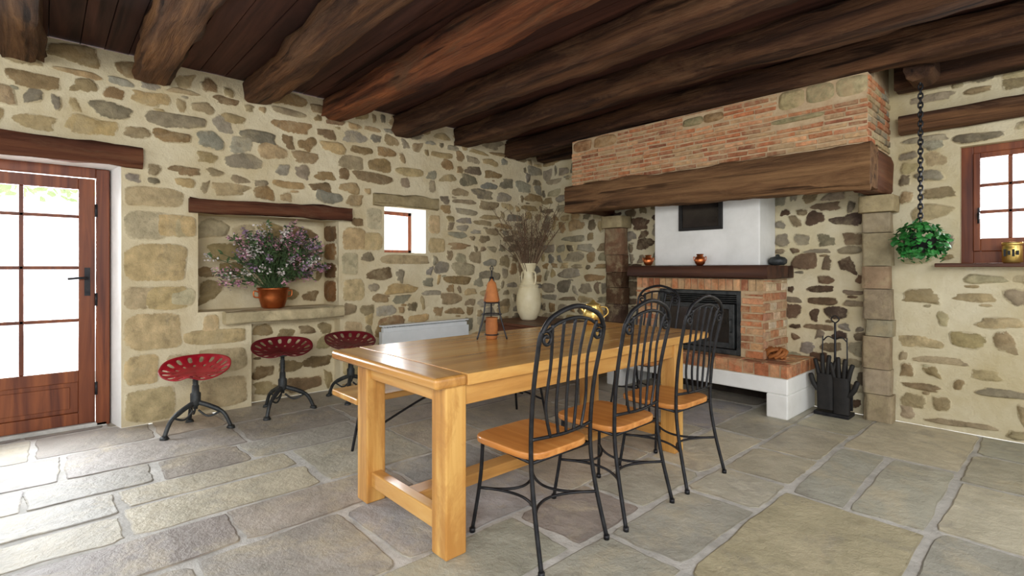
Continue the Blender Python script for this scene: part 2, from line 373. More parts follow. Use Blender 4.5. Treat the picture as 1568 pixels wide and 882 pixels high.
# floor
b=B(); b.add([(-3,-3.2,-.005),(8.2,-3.2,-.005),(8.2,5.8,-.005),(-3,5.8,-.005)],[(0,1,2,3)],0)
x=-.55
FL=[S(180,175,168),S(188,180,168),S(170,166,162),S(194,188,174),S(184,174,158),S(176,174,174),S(198,190,170),S(164,156,148)]
FR=[S(194,189,170),S(202,195,172),S(184,181,165),S(178,176,163),S(208,201,180),S(194,184,154)]
def flag(x0,x1,y0,y1):
    cs=[(x0,y0),(x1,y0),(x1,y1),(x0,y1)]
    cs=[(p[0]+R.uniform(-.014,.014),p[1]+R.uniform(-.016,.016)) for p in cs]
    pts=[]
    for i in range(4):
        A_=Vector(cs[i]);B_=Vector(cs[(i+1)%4]); n=12; d=(B_-A_).normalized(); q=Vector((-d.y,d.x)); o1=R.uniform(0,50)
        for k in range(n):
            t=k/n; p=A_.lerp(B_,t)
            if k==0:
                D=Vector(cs[i-1]); p=A_+((B_-A_).normalized()+(D-A_).normalized())*R.choice([.003,.006,.010,.02])
            else: p=p+q*(noise.noise((t*3,o1,0))*.014+R.uniform(-.004,.004))*min(1,4*min(t,1-t)+.2)
            pts.append(p)
    cx=sum(p.x for p in pts)/len(pts); cy=sum(p.y for p in pts)/len(pts); N=len(pts)
    h=R.uniform(-.002,.002); tx=R.uniform(-.002,.002); ty=R.uniform(-.002,.002)
    c=R.choice(FL if (cx<3.2+R.uniform(-.5,.5)) else FR); c=jit(c,.10,.03)
    def ins(p,s):
        v=Vector((p.x-cx,p.y-cy)); l=v.length; return Vector((cx,cy))+v*(1-s/l)
    v0=[(p.x,p.y,-.02) for p in pts]; v1=[(*ins(p,.003),h-.002) for p in pts]; v2=[]
    for p in pts:
        q=ins(p,.010); v2.append((q.x,q.y,h+(q.x-cx)*tx+(q.y-cy)*ty))
    dk=(c[0]*.66,c[1]*.64,c[2]*.62,1)
    b.add(v0+v1+v2,[(k,(k+1)%N,N+(k+1)%N,N+k) for k in range(N)]+[(N+k,N+(k+1)%N,2*N+(k+1)%N,2*N+k) for k in range(N)],1,dk,False)
    b.add(v2,[tuple(range(N))],1,c,False)
while x<7.9:
    w=R.uniform(.38,.70); y=-3.0+R.uniform(-.4,0); g=.026
    while y<YW-.1:
        L=R.uniform(.45,1.15); y1=min(y+L,YW)
        if YW-y1<.25: y1=YW
        if R.random()<.16 and w>.5:
            mid=x+w*R.uniform(.4,.6)
            flag(x+g/2,mid-g/2,y+g/2,y1-g/2); flag(mid+g/2,x+w-g/2,y+g/2,y1-g/2)
        else: flag(x+g/2,x+w-g/2,y+g/2,y1-g/2)
        y=y1
    x+=w
b.build('floor',['grout','flag'])
# ceiling
b=B(); y=-3.0
while y<5.6:
    w=R.uniform(.12,.2); k=R.uniform(.75,1.2); b.box(-.4,8.0,y,y+w-.006,CEIL+R.uniform(0,.006),CEIL+.05,0,(k,k,k,1)); y+=w
b.box(-.5,8.1,-3.05,5.65,CEIL+.05,CEIL+.12,0,(.5,.5,.5,1))
b.build('ceiling',['board'])
ys=[-.88,-.10,.66,1.42,2.16,2.96,3.74,4.55]
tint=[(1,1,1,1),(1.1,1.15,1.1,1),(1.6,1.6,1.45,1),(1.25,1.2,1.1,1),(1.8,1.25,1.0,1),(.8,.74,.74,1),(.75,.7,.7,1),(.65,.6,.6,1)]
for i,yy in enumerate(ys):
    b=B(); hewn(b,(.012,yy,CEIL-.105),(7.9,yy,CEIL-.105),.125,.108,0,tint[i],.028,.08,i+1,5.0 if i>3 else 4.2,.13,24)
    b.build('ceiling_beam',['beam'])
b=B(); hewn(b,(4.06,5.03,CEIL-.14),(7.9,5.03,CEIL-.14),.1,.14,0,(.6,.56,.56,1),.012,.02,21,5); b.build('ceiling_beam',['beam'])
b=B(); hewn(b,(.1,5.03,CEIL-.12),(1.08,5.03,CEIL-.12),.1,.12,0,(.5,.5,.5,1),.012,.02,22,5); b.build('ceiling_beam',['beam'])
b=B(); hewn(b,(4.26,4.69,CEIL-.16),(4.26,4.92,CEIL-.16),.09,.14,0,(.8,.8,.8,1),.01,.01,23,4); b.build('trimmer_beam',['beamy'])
# ---------------------------------------------------------------- door
D=empty('door_1')
xf=-.25
b=B()
b.box(xf-.03,xf+.05,.31,.395,0,2.03); b.box(xf-.03,xf+.05,-.65,-.56,0,2.03); b.box(xf-.03,xf+.05,-.56,.31,1.955,2.035)
b.build('frame',['doorw'],D,bevel=.006)
b=B()
ya,yb=-.555,.305
b.box(xf-.02,xf+.025,yb-.10,yb,.03,1.95); b.box(xf-.02,xf+.025,ya,ya+.10,.03,1.95)
b.box(xf-.02,xf+.025,ya+.10,yb-.10,1.86,1.95); b.box(xf-.02,xf+.025,ya+.10,yb-.10,.36,.45); b.box(xf-.02,xf+.025,ya+.10,yb-.10,.03,.12)
b.box(xf-.008,xf+.008,ya+.10,yb-.10,.12,.36); b.box(xf-.012,xf+.016,ya+.15,yb-.15,.155,.325)
ym=-.118; b.box(xf-.012,xf+.018,ym-.013,ym+.013,.45,1.86)
for zz in (.842,1.25,1.648): b.box(xf-.012,xf+.018,ya+.10,yb-.10,zz-.013,zz+.013)
b.build('leaf',['doorw'],D,bevel=.004)
b=B(); b.box(xf-.001,xf+.003,ya+.09,yb-.09,.44,1.87); b.build('glass',['glass'],D)
b=B(); b.box(xf+.026,xf+.034,.24,.275,1.03,1.25); b.tube([(xf+.03,.257,1.17),(xf+.08,.257,1.17),(xf+.085,.2,1.17),(xf+.08,.14,1.165)],.009,8)
for zz in (.3,1.0,1.7): b.tube([(xf+.055,.31,zz-.05),(xf+.055,.31,zz+.05)],.009,8)
b.build('handle',['iron'],D)
b=B(); b.box(-.42,-.20,-.63,.38,-.005,.028); b.build('door_threshold',['grout'],D,bevel=.006)
Wn=empty('window_1'); xw=-.30
b=B()
y0,y1,z0,z1=2.735,3.22,1.410,1.900
b.box(xw-.03,xw+.02,y0,y0+.045,z0,z1); b.box(xw-.03,xw+.02,y1-.045,y1,z0,z1); b.box(xw-.03,xw+.02,y0,y1,z1-.045,z1); b.box(xw-.03,xw+.02,y0,y1,z0,z0+.045)
b.build('frame',['doorw'],Wn,bevel=.004)
b=B(); b.box(xw-.004,xw,y0+.04,y1-.04,z0+.04,z1-.04); b.build('glass',['glass'],Wn)
Wn=empty('window_2'); yw=5.25
b=B()
def wf(x0,x1,z0,z1,d0=-.03,d1=.03): b.box(x0,x1,yw+d0,yw+d1,z0,z1)
wf(4.428,4.50,1.284,2.172); wf(5.35,5.422,1.284,2.172); wf(4.50,5.35,2.115,2.172); wf(4.50,5.35,1.284,1.375)
for (s0,s1) in ((4.50,4.915),(4.925,5.35)):
    wf(s0,s0+.04,1.375,2.115,-.045,.01); wf(s1-.05,s1,1.375,2.115,-.045,.01); wf(s0+.04,s1-.05,2.075,2.115,-.045,.01); wf(s0+.04,s1-.05,1.375,1.47,-.045,.01)
    mc=(s0+.04+s1-.05)/2; wf(mc-.012,mc+.012,1.47,2.075,-.035,0)
    for zz in (1.67,1.87): wf(s0+.04,s1-.05,zz-.012,zz+.012,-.035,0)
b.build('frame',['doorw'],Wn,bevel=.004)
b=B(); b.box(4.5,5.35,yw-.016,yw-.012,1.45,2.1); b.build('glass',['glass'],Wn)
b=B(); b.box(4.528,4.54,yw-.075,yw-.046,1.62,1.70); b.tube([(4.534,yw-.07,1.66),(4.534,yw-.1,1.66),(4.534,yw-.1,1.58)],.007); b.build('handle',['iron'],Wn)
b=B(); b.box(4.30,5.46,4.99,5.14,1.255,1.284); b.build('window_sill',['chest'],bevel=.006)
# ---------------------------------------------------------------- brick helper
BR=[S(194,126,86),S(182,114,78),S(204,144,104),S(172,112,80),S(210,162,120),S(158,100,72),S(198,142,104),S(190,154,114)]
def bricks(b,P,a0,a1,b0,b1,bl,bh,gap,holes=(),m=0,prot=.01,pal=BR,vert=False,off=0):
    z=b0;row=off
    while z<b1-.01:
        zt=min(z+bh*R.uniform(.92,1.08),b1); a=a0-(bl/2*R.uniform(.7,1.2) if row%2 else 0)
        while a<a1-.005:
            l=bl*R.uniform(.75,1.2); s0=max(a,a0); s1=min(a+l-gap,a1); a+=l
            for h0,h1,g0,g1 in holes:
                if zt>g0+.005 and z<g1-.005 and s1>h0 and s0<h1:
                    if h0-s0>.03: s1=h0
                    elif s1-h1>.03: s0=h1
                    else: s1=s0
            if s1-s0<.025: continue
            j=lambda k=.004:R.uniform(-k,k); p=prot+R.uniform(-.006,.006)
            zt2=zt-gap
            Q=[(s0+j(),z+j()),(s1+j(),z+j()),(s1+j(),zt2+j()),(s0+j(),zt2+j())]
            b.hexa([P(u,v,-.005) for u,v in Q]+[P(u+(.003 if i in(0,3) else -.003),v+(.003 if i<2 else -.003),p) for i,(u,v) in enumerate(Q)],m,jit(R.choice(pal),.15,.06))
        z=zt;row+=1
# ---------------------------------------------------------------- chimney hood
H=empty('chimney_hood')
b=B(); yf=4.50
b.box(1.12,3.985,yf,yf+.1,2.175,2.70,1); b.box(3.885,3.985,yf+.1,YW-.004,2.175,2.70,1); b.box(1.12,1.22,yf+.1,YW-.004,2.175,2.70,1)
b.box(3.885,3.985,4.69,YW-.004,2.70,CEIL-.005,1); b.box(1.12,1.22,4.69,YW-.004,2.70,CEIL-.005,1)
Pf=lambda a,z,n:(a,yf-n,z)
Ps=lambda a,z,n:(3.985+n,a,z)
stn=[(3.35,3.985,2.54,2.70),(1.12,1.75,2.56,2.69),(2.5,2.9,2.58,2.66),(3.3,3.7,2.43,2.48)]
bricks(b,Pf,1.12,3.985,2.185,2.70,.19,.042,.011,stn,0)
for (a0,a1,z0,z1,cc) in [(3.37,3.55,2.55,2.69,S(170,154,114)),(3.57,3.76,2.56,2.69,S(156,148,112)),(3.78,3.98,2.56,2.69,S(180,166,128)),(1.14,1.4,2.57,2.68,S(150,110,76)),(1.43,1.73,2.57,2.68,S(168,132,92)),(2.51,2.7,2.585,2.655,S(140,130,96)),(2.71,2.89,2.585,2.655,S(150,120,84)),(3.31,3.69,2.435,2.475,S(150,140,104))]:
    stone(b,Pf,a0,a1,z0,z1,cc,m=0,h=.016,ex=4,amp=.06,wob=False)
bricks(b,Ps,yf,YW-.01,2.185,2.70,.19,.05,.012,(),0,pal=BR[:4]+GREY[:3]+PALE[:2])
b.build('brickwork',['brick','brickmortar'],H)
b=B(); hewn(b,(1.07,4.52,2.04),(4.02,4.52,2.0),.10,.145,0,W,.02,.035,41,8,.1,24,taper=.12)
b.build('lintel',['lintel'],H)
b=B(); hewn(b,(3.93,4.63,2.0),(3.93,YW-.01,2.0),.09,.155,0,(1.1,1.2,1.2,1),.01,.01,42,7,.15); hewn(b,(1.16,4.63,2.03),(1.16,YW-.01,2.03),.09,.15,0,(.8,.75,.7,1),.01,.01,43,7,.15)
b.build('side_lintel',['linty'],H)
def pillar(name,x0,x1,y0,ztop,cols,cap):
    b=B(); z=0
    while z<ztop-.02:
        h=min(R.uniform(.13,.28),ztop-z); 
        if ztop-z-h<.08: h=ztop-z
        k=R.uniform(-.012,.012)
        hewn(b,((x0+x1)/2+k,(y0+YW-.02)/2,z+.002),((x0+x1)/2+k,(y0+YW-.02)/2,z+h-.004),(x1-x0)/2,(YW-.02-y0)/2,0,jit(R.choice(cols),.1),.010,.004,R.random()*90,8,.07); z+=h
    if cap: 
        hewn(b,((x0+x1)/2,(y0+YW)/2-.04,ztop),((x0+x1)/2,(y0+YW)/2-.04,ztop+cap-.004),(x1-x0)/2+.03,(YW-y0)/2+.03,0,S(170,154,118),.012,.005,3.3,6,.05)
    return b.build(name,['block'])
pillar('stone_pillar',3.84,4.03,4.99,1.70,[S(162,147,120),S(148,132,108),S(172,157,130),S(156,134,108),S(164,153,130)],.135)
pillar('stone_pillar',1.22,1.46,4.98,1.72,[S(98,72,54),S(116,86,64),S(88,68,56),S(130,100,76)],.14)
# ---------------------------------------------------------------- fireplace
F=empty('fireplace')
b=B()
b.box(3.27,3.44,4.48,YW-.004,0,.20); b.box(1.62,1.80,4.48,YW-.004,0,.20); b.box(1.62,3.44,4.48,YW-.004,.20,.335)
b.build('hearth_base',['plaster'],F,bevel=.012)
b=B(); b.box(1.80,3.27,5.08,YW-.006,0,.20); b.build('wood_store_back',['soot_and_dark'],F)  # near-black panel closing the opening under the hearth
b=B(); b.box(1.63,3.43,4.49,YW-.004,.335,.445,1)
Ph=lambda a,z,n:(a,4.49-n,z); Phs=lambda a,z,n:(3.43+n,a,z); Pt=lambda a,z,n:(a,z,.445+n)
bricks(b,Ph,1.63,3.435,.34,.452,.115,.112,.012,(),0,.012,pal=BR+[S(206,170,130)])
bricks(b,Phs,4.48,YW-.01,.34,.452,.115,.112,.012,(),0,.012,pal=BR+[S(206,170,130)])
bricks(b,Pt,1.63,3.43,4.48,5.1,.22,.11,.01,(),0,.006,pal=BR+[S(190,150,110)])
b.build('hearth_bricks',['brick','brickmortar'],F)
b=B(); y4=4.62
b.box(1.91,2.16,y4,YW-.004,.451,1.15,1); b.box(3.0,3.20,y4,YW-.004,.451,1.15,1); b.box(2.16,3.0,y4,YW-.004,1.04,1.15,1); b.box(2.16,3.0,5.05,YW-.004,.451,1.04,2)
P4=lambda a,z,n:(a,y4-n,z); P4s=lambda a,z,n:(3.20+n,a,z)
bricks(b,P4,1.91,3.21,.455,1.03,.20,.068,.014,[(2.16,3.0,.4,1.04)],0,.012)
x=1.92
while x<3.17:
    Q=[(x,1.045),(x+.055,1.045),(x+.055,1.145),(x,1.145)]
    b.hexa([P4(u,v,-.005) for u,v in Q]+[P4(u,v,.013+R.uniform(-.003,.003)) for u,v in Q],0,jit(R.choice(BR),.12)); x+=.068
bricks(b,P4s,4.61,YW-.01,.455,1.145,.17,.085,.018,(),0,.012,pal=[S(206,182,150),S(188,152,122),S(190,130,94),S(214,200,174),S(170,122,94)])
b.build('brick_surround',['brick','brickmortar','soot_and_dark'],F)
b=B(); hewn(b,(1.86,4.77,1.212),(3.26,4.77,1.212),.245,.058,0,W,.006,.008,55,9,.15)
hewn(b,(2.6,5.08,1.212),(3.26,5.08,1.212),.066,.057,0,W,.004,.004,56,9,.15)
b.build('mantel_shelf',['mantel'],F)
b=B(); b.box(2.02,3.10,4.78,YW-.004,1.272,2.60); b.build('plaster_breast',['plaster'],F,bevel=.01)
b=B(); 
for (a0,a1,z0,z1) in [(2.31,2.345,1.62,1.95),(2.725,2.76,1.62,1.95),(2.345,2.725,1.62,1.65),(2.345,2.725,1.92,1.95)]: b.box(a0,a1,4.755,4.80,z0,z1,0)
b.box(2.345,2.725,4.77,4.79,1.65,1.92,1); b.build('recess_screen',['black','screen'],F,bevel=.003)
b=B(); yi=4.64
b.box(2.165,2.21,yi,yi+.05,.453,1.035); b.box(2.95,2.995,yi,yi+.05,.453,1.035); b.box(2.21,2.95,yi,yi+.05,1.0,1.035); b.box(2.21,2.95,yi,yi+.05,.453,.50)
for k in range(4): b.box(2.21,2.95,yi+.005,yi+.04,.925+k*.019,.935+k*.019)
b.box(2.225,2.275,yi-.012,yi+.03,.51,.915); b.box(2.885,2.935,yi-.012,yi+.03,.51,.915); b.box(2.275,2.885,yi-.012,yi+.03,.87,.915); b.box(2.275,2.885,yi-.012,yi+.03,.51,.56)
b.tube([(2.91,yi-.01,.66),(2.91,yi-.04,.67),(2.91,yi-.04,.77),(2.91,yi-.01,.78)],.008,8)
b.build('insert_door',['castiron'],F,bevel=.005)
b=B(); b.box(2.27,2.89,yi+.004,yi+.01,.555,.875,0); b.build('insert_glass',['screen'],F)
def potjar(name,x,y,z,r,h,mat,handles=True):
    b=B(); b.lathe(x,y,[(r*.55,z),(r*.9,z+h*.2),(r,z+h*.45),(r*.85,z+h*.7),(r*.55,z+h*.82),(r*.7,z+h),(r*.62,z+h),(r*.48,z+h*.85),(.001,z+h*.8)],20)
    if handles:
        for s in (-1,1): b.tube(crv([(x+s*r*.85,y,z+h*.65),(x+s*r*1.25,y,z+h*.75),(x+s*r*1.2,y,z+h*.45),(x+s*r*.95,y,z+h*.35)],4),r*.08,6)
    b.build(name,[mat])
potjar('copper_pot',2.02,4.66,1.272,.05,.11,'copper'); potjar('copper_pot',2.59,4.66,1.272,.05,.11,'copper')
b=B(); b.lathe(3.18,4.98,[(.05,1.273),(.075,1.29),(.08,1.32),(.06,1.345),(.02,1.355),(.015,1.37),(.001,1.375)],20); b.build('iron_pot',['castiron'])
b=B()
for k in range(9):
    a=k*.7; b.tube(crv([(3.27+.07*math.cos(a),4.68+.05*math.sin(a),.475),(3.27+.09*math.cos(a+.9),4.68+.06*math.sin(a+.9),.51+.01*(k%3)),(3.27+.05*math.cos(a+2),4.68+.04*math.sin(a+2),.55)],5),.016,6)
b.build('pine_cone_cluster',['terra'])
T=empty('fireplace_tool_set',(3.64,4.96,0))
b=B(); b.box(-.13,.13,-.09,.09,0,.03); b.tube([(0,.03,.03),(0,.03,.78)],.009,8)
b.tube(crv([(0,.03,.78),(.03,.03,.81),(0,.03,.84),(-.03,.03,.81)],5,True),.006,6,closed=True)
b.tube(crv([(-.09,.03,.62),(-.05,.02,.66),(0,.03,.64),(.05,.02,.66),(.09,.03,.62)],5),.006,6)
b.tube([(.09,.02,.66),(.1,.0,.2)],.006,6); b.box(.06,.14,-.02,.0,.06,.22); b.tube([(-.09,.02,.66),(-.1,0,.12)],.006,6)
b.build('stand',['iron'],T,bevel=.003)
def glove(px,py,rz,flip,z0=.05,k2=1.0):
    b=B()
    hewn(b,(px,py,z0),(px,py,z0+.30),.062,.024,0,W,.004,.004,px*9,3,.07)
    for k,(dx,h,t) in enumerate([(-.047,.13,-.035),(-.016,.18,-.01),(.016,.17,.012),(.046,.13,.035)]):
        b.tube(crv([(px+dx,py,z0+.27),(px+dx+t*.5,py-.004,z0+.28+h*.6),(px+dx+t,py+.004,z0+.29+h)],4),[.018]*8+[.012],8)
    s=-1 if flip else 1
    b.tube(crv([(px+s*.045,py,z0+.15),(px+s*.09,py-.005,z0+.21),(px+s*.115,py,z0+.29)],4),[.021]*8+[.014],8)
    return b.build('glove',['black'],T)
glove(-.05,-.05,0,True,.05); glove(.07,-.055,0,False,.032)
# ---------------------------------------------------------------- table
T=empty('dining_table'); TX0,TX1,TY0,TY1,TZ=2.20,3.235,1.19,3.55,.79
b=B(); nP=5; wd=(TX1-TX0)/nP
for i in range(nP):
    k=R.uniform(.88,1.08); b.box(TX0+i*wd+.0006,TX0+(i+1)*wd-.0006,TY0+.17,TY1-.17,TZ-.05,TZ,0,(k,k*.99,k*.97,1))
b.build('top_planks',['tabley'],T,bevel=.0025)
b=B(); b.box(TX0,TX1,TY0,TY0+.169,TZ-.05,TZ); b.box(TX0,TX1,TY1-.169,TY1,TZ-.05,TZ); b.build('breadboard_ends',['tablex'],T,bevel=.016,seg=3)
LX=[(2.38,2.49),(3.10,3.21)]; LY=[(1.26,1.37),(3.12,3.23)]
b=B()
for x0,x1 in LX:
    for y0,y1 in LY: b.box(x0,x1,y0,y1,0,TZ-.05)
b.build('legs',['tablez'],T,bevel=.007)
b=B()
for x0,x1 in LX: b.box(x0+.02,x1-.015,LY[0][1],LY[1][0],.645,TZ-.05)
b.box(2.745,2.845,1.345,3.145,.09,.15)
b.build('side_rails',['tabley'],T,bevel=.005)
b=B()
for y0,y1 in LY: b.box(LX[0][1],LX[1][0],y0+.02,y1-.02,.66,TZ-.05); b.box(LX[0][1],LX[1][0],y0+.025,y1-.025,.085,.165)
b.build('end_rails',['tablex'],T,bevel=.006)
T=empty('bench'); b=B(); b.box(1.72,2.08,1.40,3.2,.415,.455); b.build('seat',['tabley'],T,bevel=.008)
b=B()
for y in (1.6,3.0):
    s=1 if y<2 else -1
    for x in (1.77,2.03):
        o=-.03 if x<1.9 else .03
        b.tube(crv([(x,y,.41),(x+o,y-.03*s,.2),(x+o*1.6,y-.06*s,.012)],6),.010,8)
    b.tube(crv([(1.745,y-.03*s,.17),(1.9,y+.04*s,.22),(2.055,y-.03*s,.17)],6),.008,8)
b.tube(crv([(1.9,1.64,.2),(1.9,2.0,.33),(1.9,2.3,.39),(1.9,2.6,.33),(1.9,2.96,.2)],6),.008,8)
b.tube([(1.77,1.6,.405),(2.03,1.6,.405)],.009); b.tube([(1.77,3.0,.405),(2.03,3.0,.405)],.009)
b.build('iron_base',['iron'],T)
# ---------------------------------------------------------------- chairs
def spiral(cy,cz,x,r0,turns,start,dirn,n=18):
    return [(x,cy+r0*(1-.75*i/n)*math.cos(start+dirn*2*math.pi*turns*i/n),cz+r0*(1-.75*i/n)*math.sin(start+dirn*2*math.pi*turns*i/n)) for i in range(n+1)]
bs=B()
out=[]
for t in range(40):
    a=2*math.pi*t/40; c_,s_=math.cos(a),math.sin(a); out.append((math.copysign(abs(c_)**.38,c_)*.205,math.copysign(abs(s_)**.38,s_)*(.205-.012*c_)))
bs.add([(x,y,.435) for x,y in out]+[(x,y,.465) for x,y in out],[tuple(range(39,-1,-1)),tuple(range(40,80))]+[(k,(k+1)%40,40+(k+1)%40,40+k) for k in range(40)])
seat0=bs.build('seat',['seatw'],bevel=.006); 
bi=B()
for s in (-1,1):
    bi.tube(crv([(-.165,s*.165,.435),(-.175,s*.172,.25),(-.2,s*.2,.012)],6),.009,8); bi.tube([(-.2,s*.2,0),(-.2,s*.2,.02)],.014,8)
    bi.tube(crv([(.27,s*.215,.012),(.215,s*.2,.25),(.19,s*.195,.45),(.205,s*.2,.7),(.25,s*.21,.93),(.262,s*.205,.985)],7),.010,8); bi.tube([(.27,s*.215,0),(.27,s*.215,.02)],.014,8)
    bi.tube(spiral(s*.170,.955,.256,.036,1.35,math.pi*.5-s*.9,s,22),.008,8)
bi.tube(crv([(.262,-.205,.98),(.27,-.15,1.045),(.275,0,1.085),(.27,.15,1.045),(.262,.205,.98)],8),.011,8)
bi.tube(crv([(.258,-.17,.985),(.265,-.1,1.02),(.27,0,1.035),(.265,.1,1.02),(.258,.17,.985)],8),.008,8)
bi.tube(crv([(.195,-.195,.53),(.215,0,.525),(.195,.195,.53)],6),.008,8)
for k in range(-2,3):
    y=k*.056; 
    bi.tube(crv([(.212,y*.9,.527),(.215,y*1.12+.003*k,.66),(.235,y*1.08,.85),(.268,y*1.3,1.03-.004*k*k)],7),.0075,6)
bi.tube(crv([(-.17,-.165,.43),(-.17,.165,.43),(.19,.19,.43),(.19,-.19,.43)],1,True),.008,8,closed=True)
ring=[(-.18,-.178),(.225,-.2),(.225,.2),(-.18,.178)]
for i in range(4):
    p=ring[i];q=ring[(i+1)%4]; mid=((p[0]+q[0])/2,(p[1]+q[1])/2); mx_,my_=mid[0]*.42+.01,mid[1]*.42
    pts=[]
    for t in range(17):
        u=t/16; w=math.sin(math.pi*u)**.9
        lx=p[0]*(1-u)+q[0]*u; ly=p[1]*(1-u)+q[1]*u
        pts.append((lx+(mx_-mid[0])*w,ly+(my_-mid[1])*w,.21-.01*w))
    bi.tube(pts,.007,6)
ir0=bi.build('iron_frame',['iron'])
pos=[(3.285,1.70,0),(3.30,2.25,.02),(3.30,2.85,-.02),(2.46,3.88,math.pi/2)]
for i,(x,y,rz) in enumerate(pos):
    E=empty('dining_chair',(x,y,0),rz)
    if i==0: seat0.parent=E; ir0.parent=E
    else:
        for o in (seat0,ir0):
            q=o.copy(); scn.collection.objects.link(q); q.parent=E
# ---------------------------------------------------------------- stools
def stool(x,y,rz,zs,redk,leg=.25,tilt=-7):
    E=empty('tractor_seat_stool',(x,y,0),rz)
    b=B(); NA=48; rings=[.0,.16,.30,.42,.50,.60,.70,.80,.90,1.0]; vs=[];fs=[]
    for r in rings:
        for k in range(NA):
            a=2*math.pi*k/NA; c_,s_=math.cos(a),math.sin(a)
            ry=.25; rx=.21 if c_>0 else .165
            rr=1-.2*math.exp(-(s_/.35)**2) if c_<0 else 1
            X=c_*rx*r*rr; Y=s_*ry*r*rr
            Z=.09*(r**2.4)*max(0,c_)**.8+.045*(abs(s_)*r)**2.5 -.03*(r**3)*max(0,-c_)*abs(s_)+.016*math.exp(-(Y/.04)**2)*max(0,-c_)*r
            vs.append((X,Y,Z))
    for i in range(len(rings)-1):
        for k in range(NA):
            if i in (6,7) and k%3==0: continue
            if i==4 and k%4 in (2,): continue
            k2=(k+1)%NA; fs.append((i*NA+k,i*NA+k2,(i+1)*NA+k2,(i+1)*NA+k))
    b.add(vs,fs,0,W,True); 
    o=b.build('seat',[redk],E,loc=(0,0,zs-.03),solid=.008,sub=1); o.rotation_euler[1]=math.radians(tilt)
    b=B(); h=.26
    b.lathe(0,0,[(.02,h-.08),(.036,h-.06),(.036,h+.02),(.026,h+.03),(.024,h+.08)],16)
    b.tube([(0,0,.16),(0,0,zs-.035)],.016,12)
    for k in range(9):
        zz=h+.085+k*.012
        if zz<zs-.06: b.tube([(.019*math.cos(t*.7),.019*math.sin(t*.7),zz) for t in range(9)],.0035,5,closed=True)
    b.lathe(0,0,[(.04,zs-.065),(.05,zs-.06),(.045,zs-.045),(.02,zs-.035)],16)
    for k in range(3):
        a=k*2*math.pi/3+.5; c_,s_=math.cos(a),math.sin(a)
        b.tube(crv([(.02*c_,.02*s_,h-.05),(.11*c_,.11*s_,h-.085),(.20*c_,.20*s_,h-.14),(leg*c_,leg*s_,.018)],6),[.019]*10+[.015]*9,8)
        b.tube([(leg*c_,leg*s_,0),(leg*c_*1.02,leg*s_*1.02,.022)],[.032,.024],10)
        b.tube(crv([(.02*c_,.02*s_,.15),(.09*c_,.09*s_,.10),(.17*c_,.17*s_,.13)],5),.008,6)
    b.build('base',['castiron'],E)
stool(.43,.87,math.radians(150),.465,'red',tilt=-9); stool(.36,1.54,math.radians(165),.545,'redd'); stool(.33,2.18,math.radians(180),.54,'redd')
# ---------------------------------------------------------------- radiator, chest, vase
E=empty('electric_radiator')
b=B(); b.box(.06,.13,2.62,3.76,.10,.57,0); b.box(.07,.12,2.64,3.74,.57,.61,0)
for k in range(38): b.box(.075,.115,2.65+k*.0288,2.655+k*.0288,.61,.625,0)
b.box(.131,.134,2.64,3.74,.12,.125,0); b.box(.06,.13,2.62,3.76,.625,.64,0)
b.build('casing',['radiator'],E,bevel=.006)
b=B(); b.box(.03,.06,2.8,2.85,.2,.5); b.box(.03,.06,3.5,3.55,.2,.5); b.box(.06,.13,2.75,2.8,0,.10); b.box(.06,.13,3.55,3.6,0,.10); b.build('bracket',['radiator'],E)
E=empty('wooden_chest'); b=B()
x0,x1,y0,y1=.16,1.10,4.02,4.86
b.box(x0,x1,y0,y1,.08,.57); b.box(x0-.025,x1+.025,y0-.025,y1+.01,.575,.605)
for xx in (x0,x1-.06):
    for yy in (y0,y1-.06): b.box(xx,xx+.06,yy,yy+.06,0,.08)
for k in range(3): b.box(x0+.06+k*.29,x0+.30+k*.29,y0-.008,y0,.15,.5)
b.box(x1,x1+.008,y0+.08,y1-.08,.15,.5)
b.build('body',['chest'],E,bevel=.006)
vx,vy,vz=.46,4.44,.606
E=empty('ceramic_vase_with_branches',(vx,vy,vz))
b=B(); b.lathe(0,0,[(.085,0),(.10,.015),(.14,.10),(.155,.2),(.15,.30),(.115,.42),(.072,.50),(.06,.56),(.075,.62),(.10,.68),(.105,.70),(.095,.70),(.065,.62),(.05,.56),(.001,.5)],32)
b.tube([(.118*math.cos(t*math.pi/12),.118*math.sin(t*math.pi/12),.42) for t in range(24)],.012,8,closed=True)
for s in (-1,1): b.tube(crv([(s*.06,0,.6),(s*.115,0,.58),(s*.12,0,.48),(s*.10,0,.44)],5),.011,8)
b.build('vase',['cream'],E)
b=B()
for i in range(60):
    a=R.uniform(0,6.28); sp=R.uniform(.05,.44); h=R.uniform(.22,.70)
    e=Vector((math.cos(a)*sp,math.sin(a)*sp,.68+h)); e.x=max(e.x,-vx+.08); e.y=min(e.y,YW-vy-.06)
    s0=Vector((math.cos(a)*.03,math.sin(a)*.03,.55)); mid=s0.lerp(e,.5)+Vector((R.uniform(-.03,.03),R.uniform(-.03,.03),.05))
    c_=crv([s0,mid,e],5); b.tube(c_,[.004]*len(c_),4,cap=False)
    for k in range(7):
        p=c_[R.randint(4,len(c_)-1)]; d=Vector((R.uniform(-1,1),R.uniform(-1,1),R.uniform(.2,1.2))).normalized()*R.uniform(.05,.14)
        if p.x+d.x<-vx+.03: d.x=abs(d.x)
        q=p+d; b.tube([p,p+d*.5+Vector((0,0,.01)),q],.0022,3,cap=False)
        b.tube([q,q+Vector((.004,0,.01))],.006,4)
b.build('branches',['twig'],E)
px,py,pz=-.03,1.585,.876
E=empty('flower_pot',(px,py,pz))
b=B(); b.lathe(0,0,[(.085,0),(.10,.01),(.125,.10),(.13,.17),(.14,.175),(.14,.19),(.12,.19),(.11,.14),(.001,.13)],28)
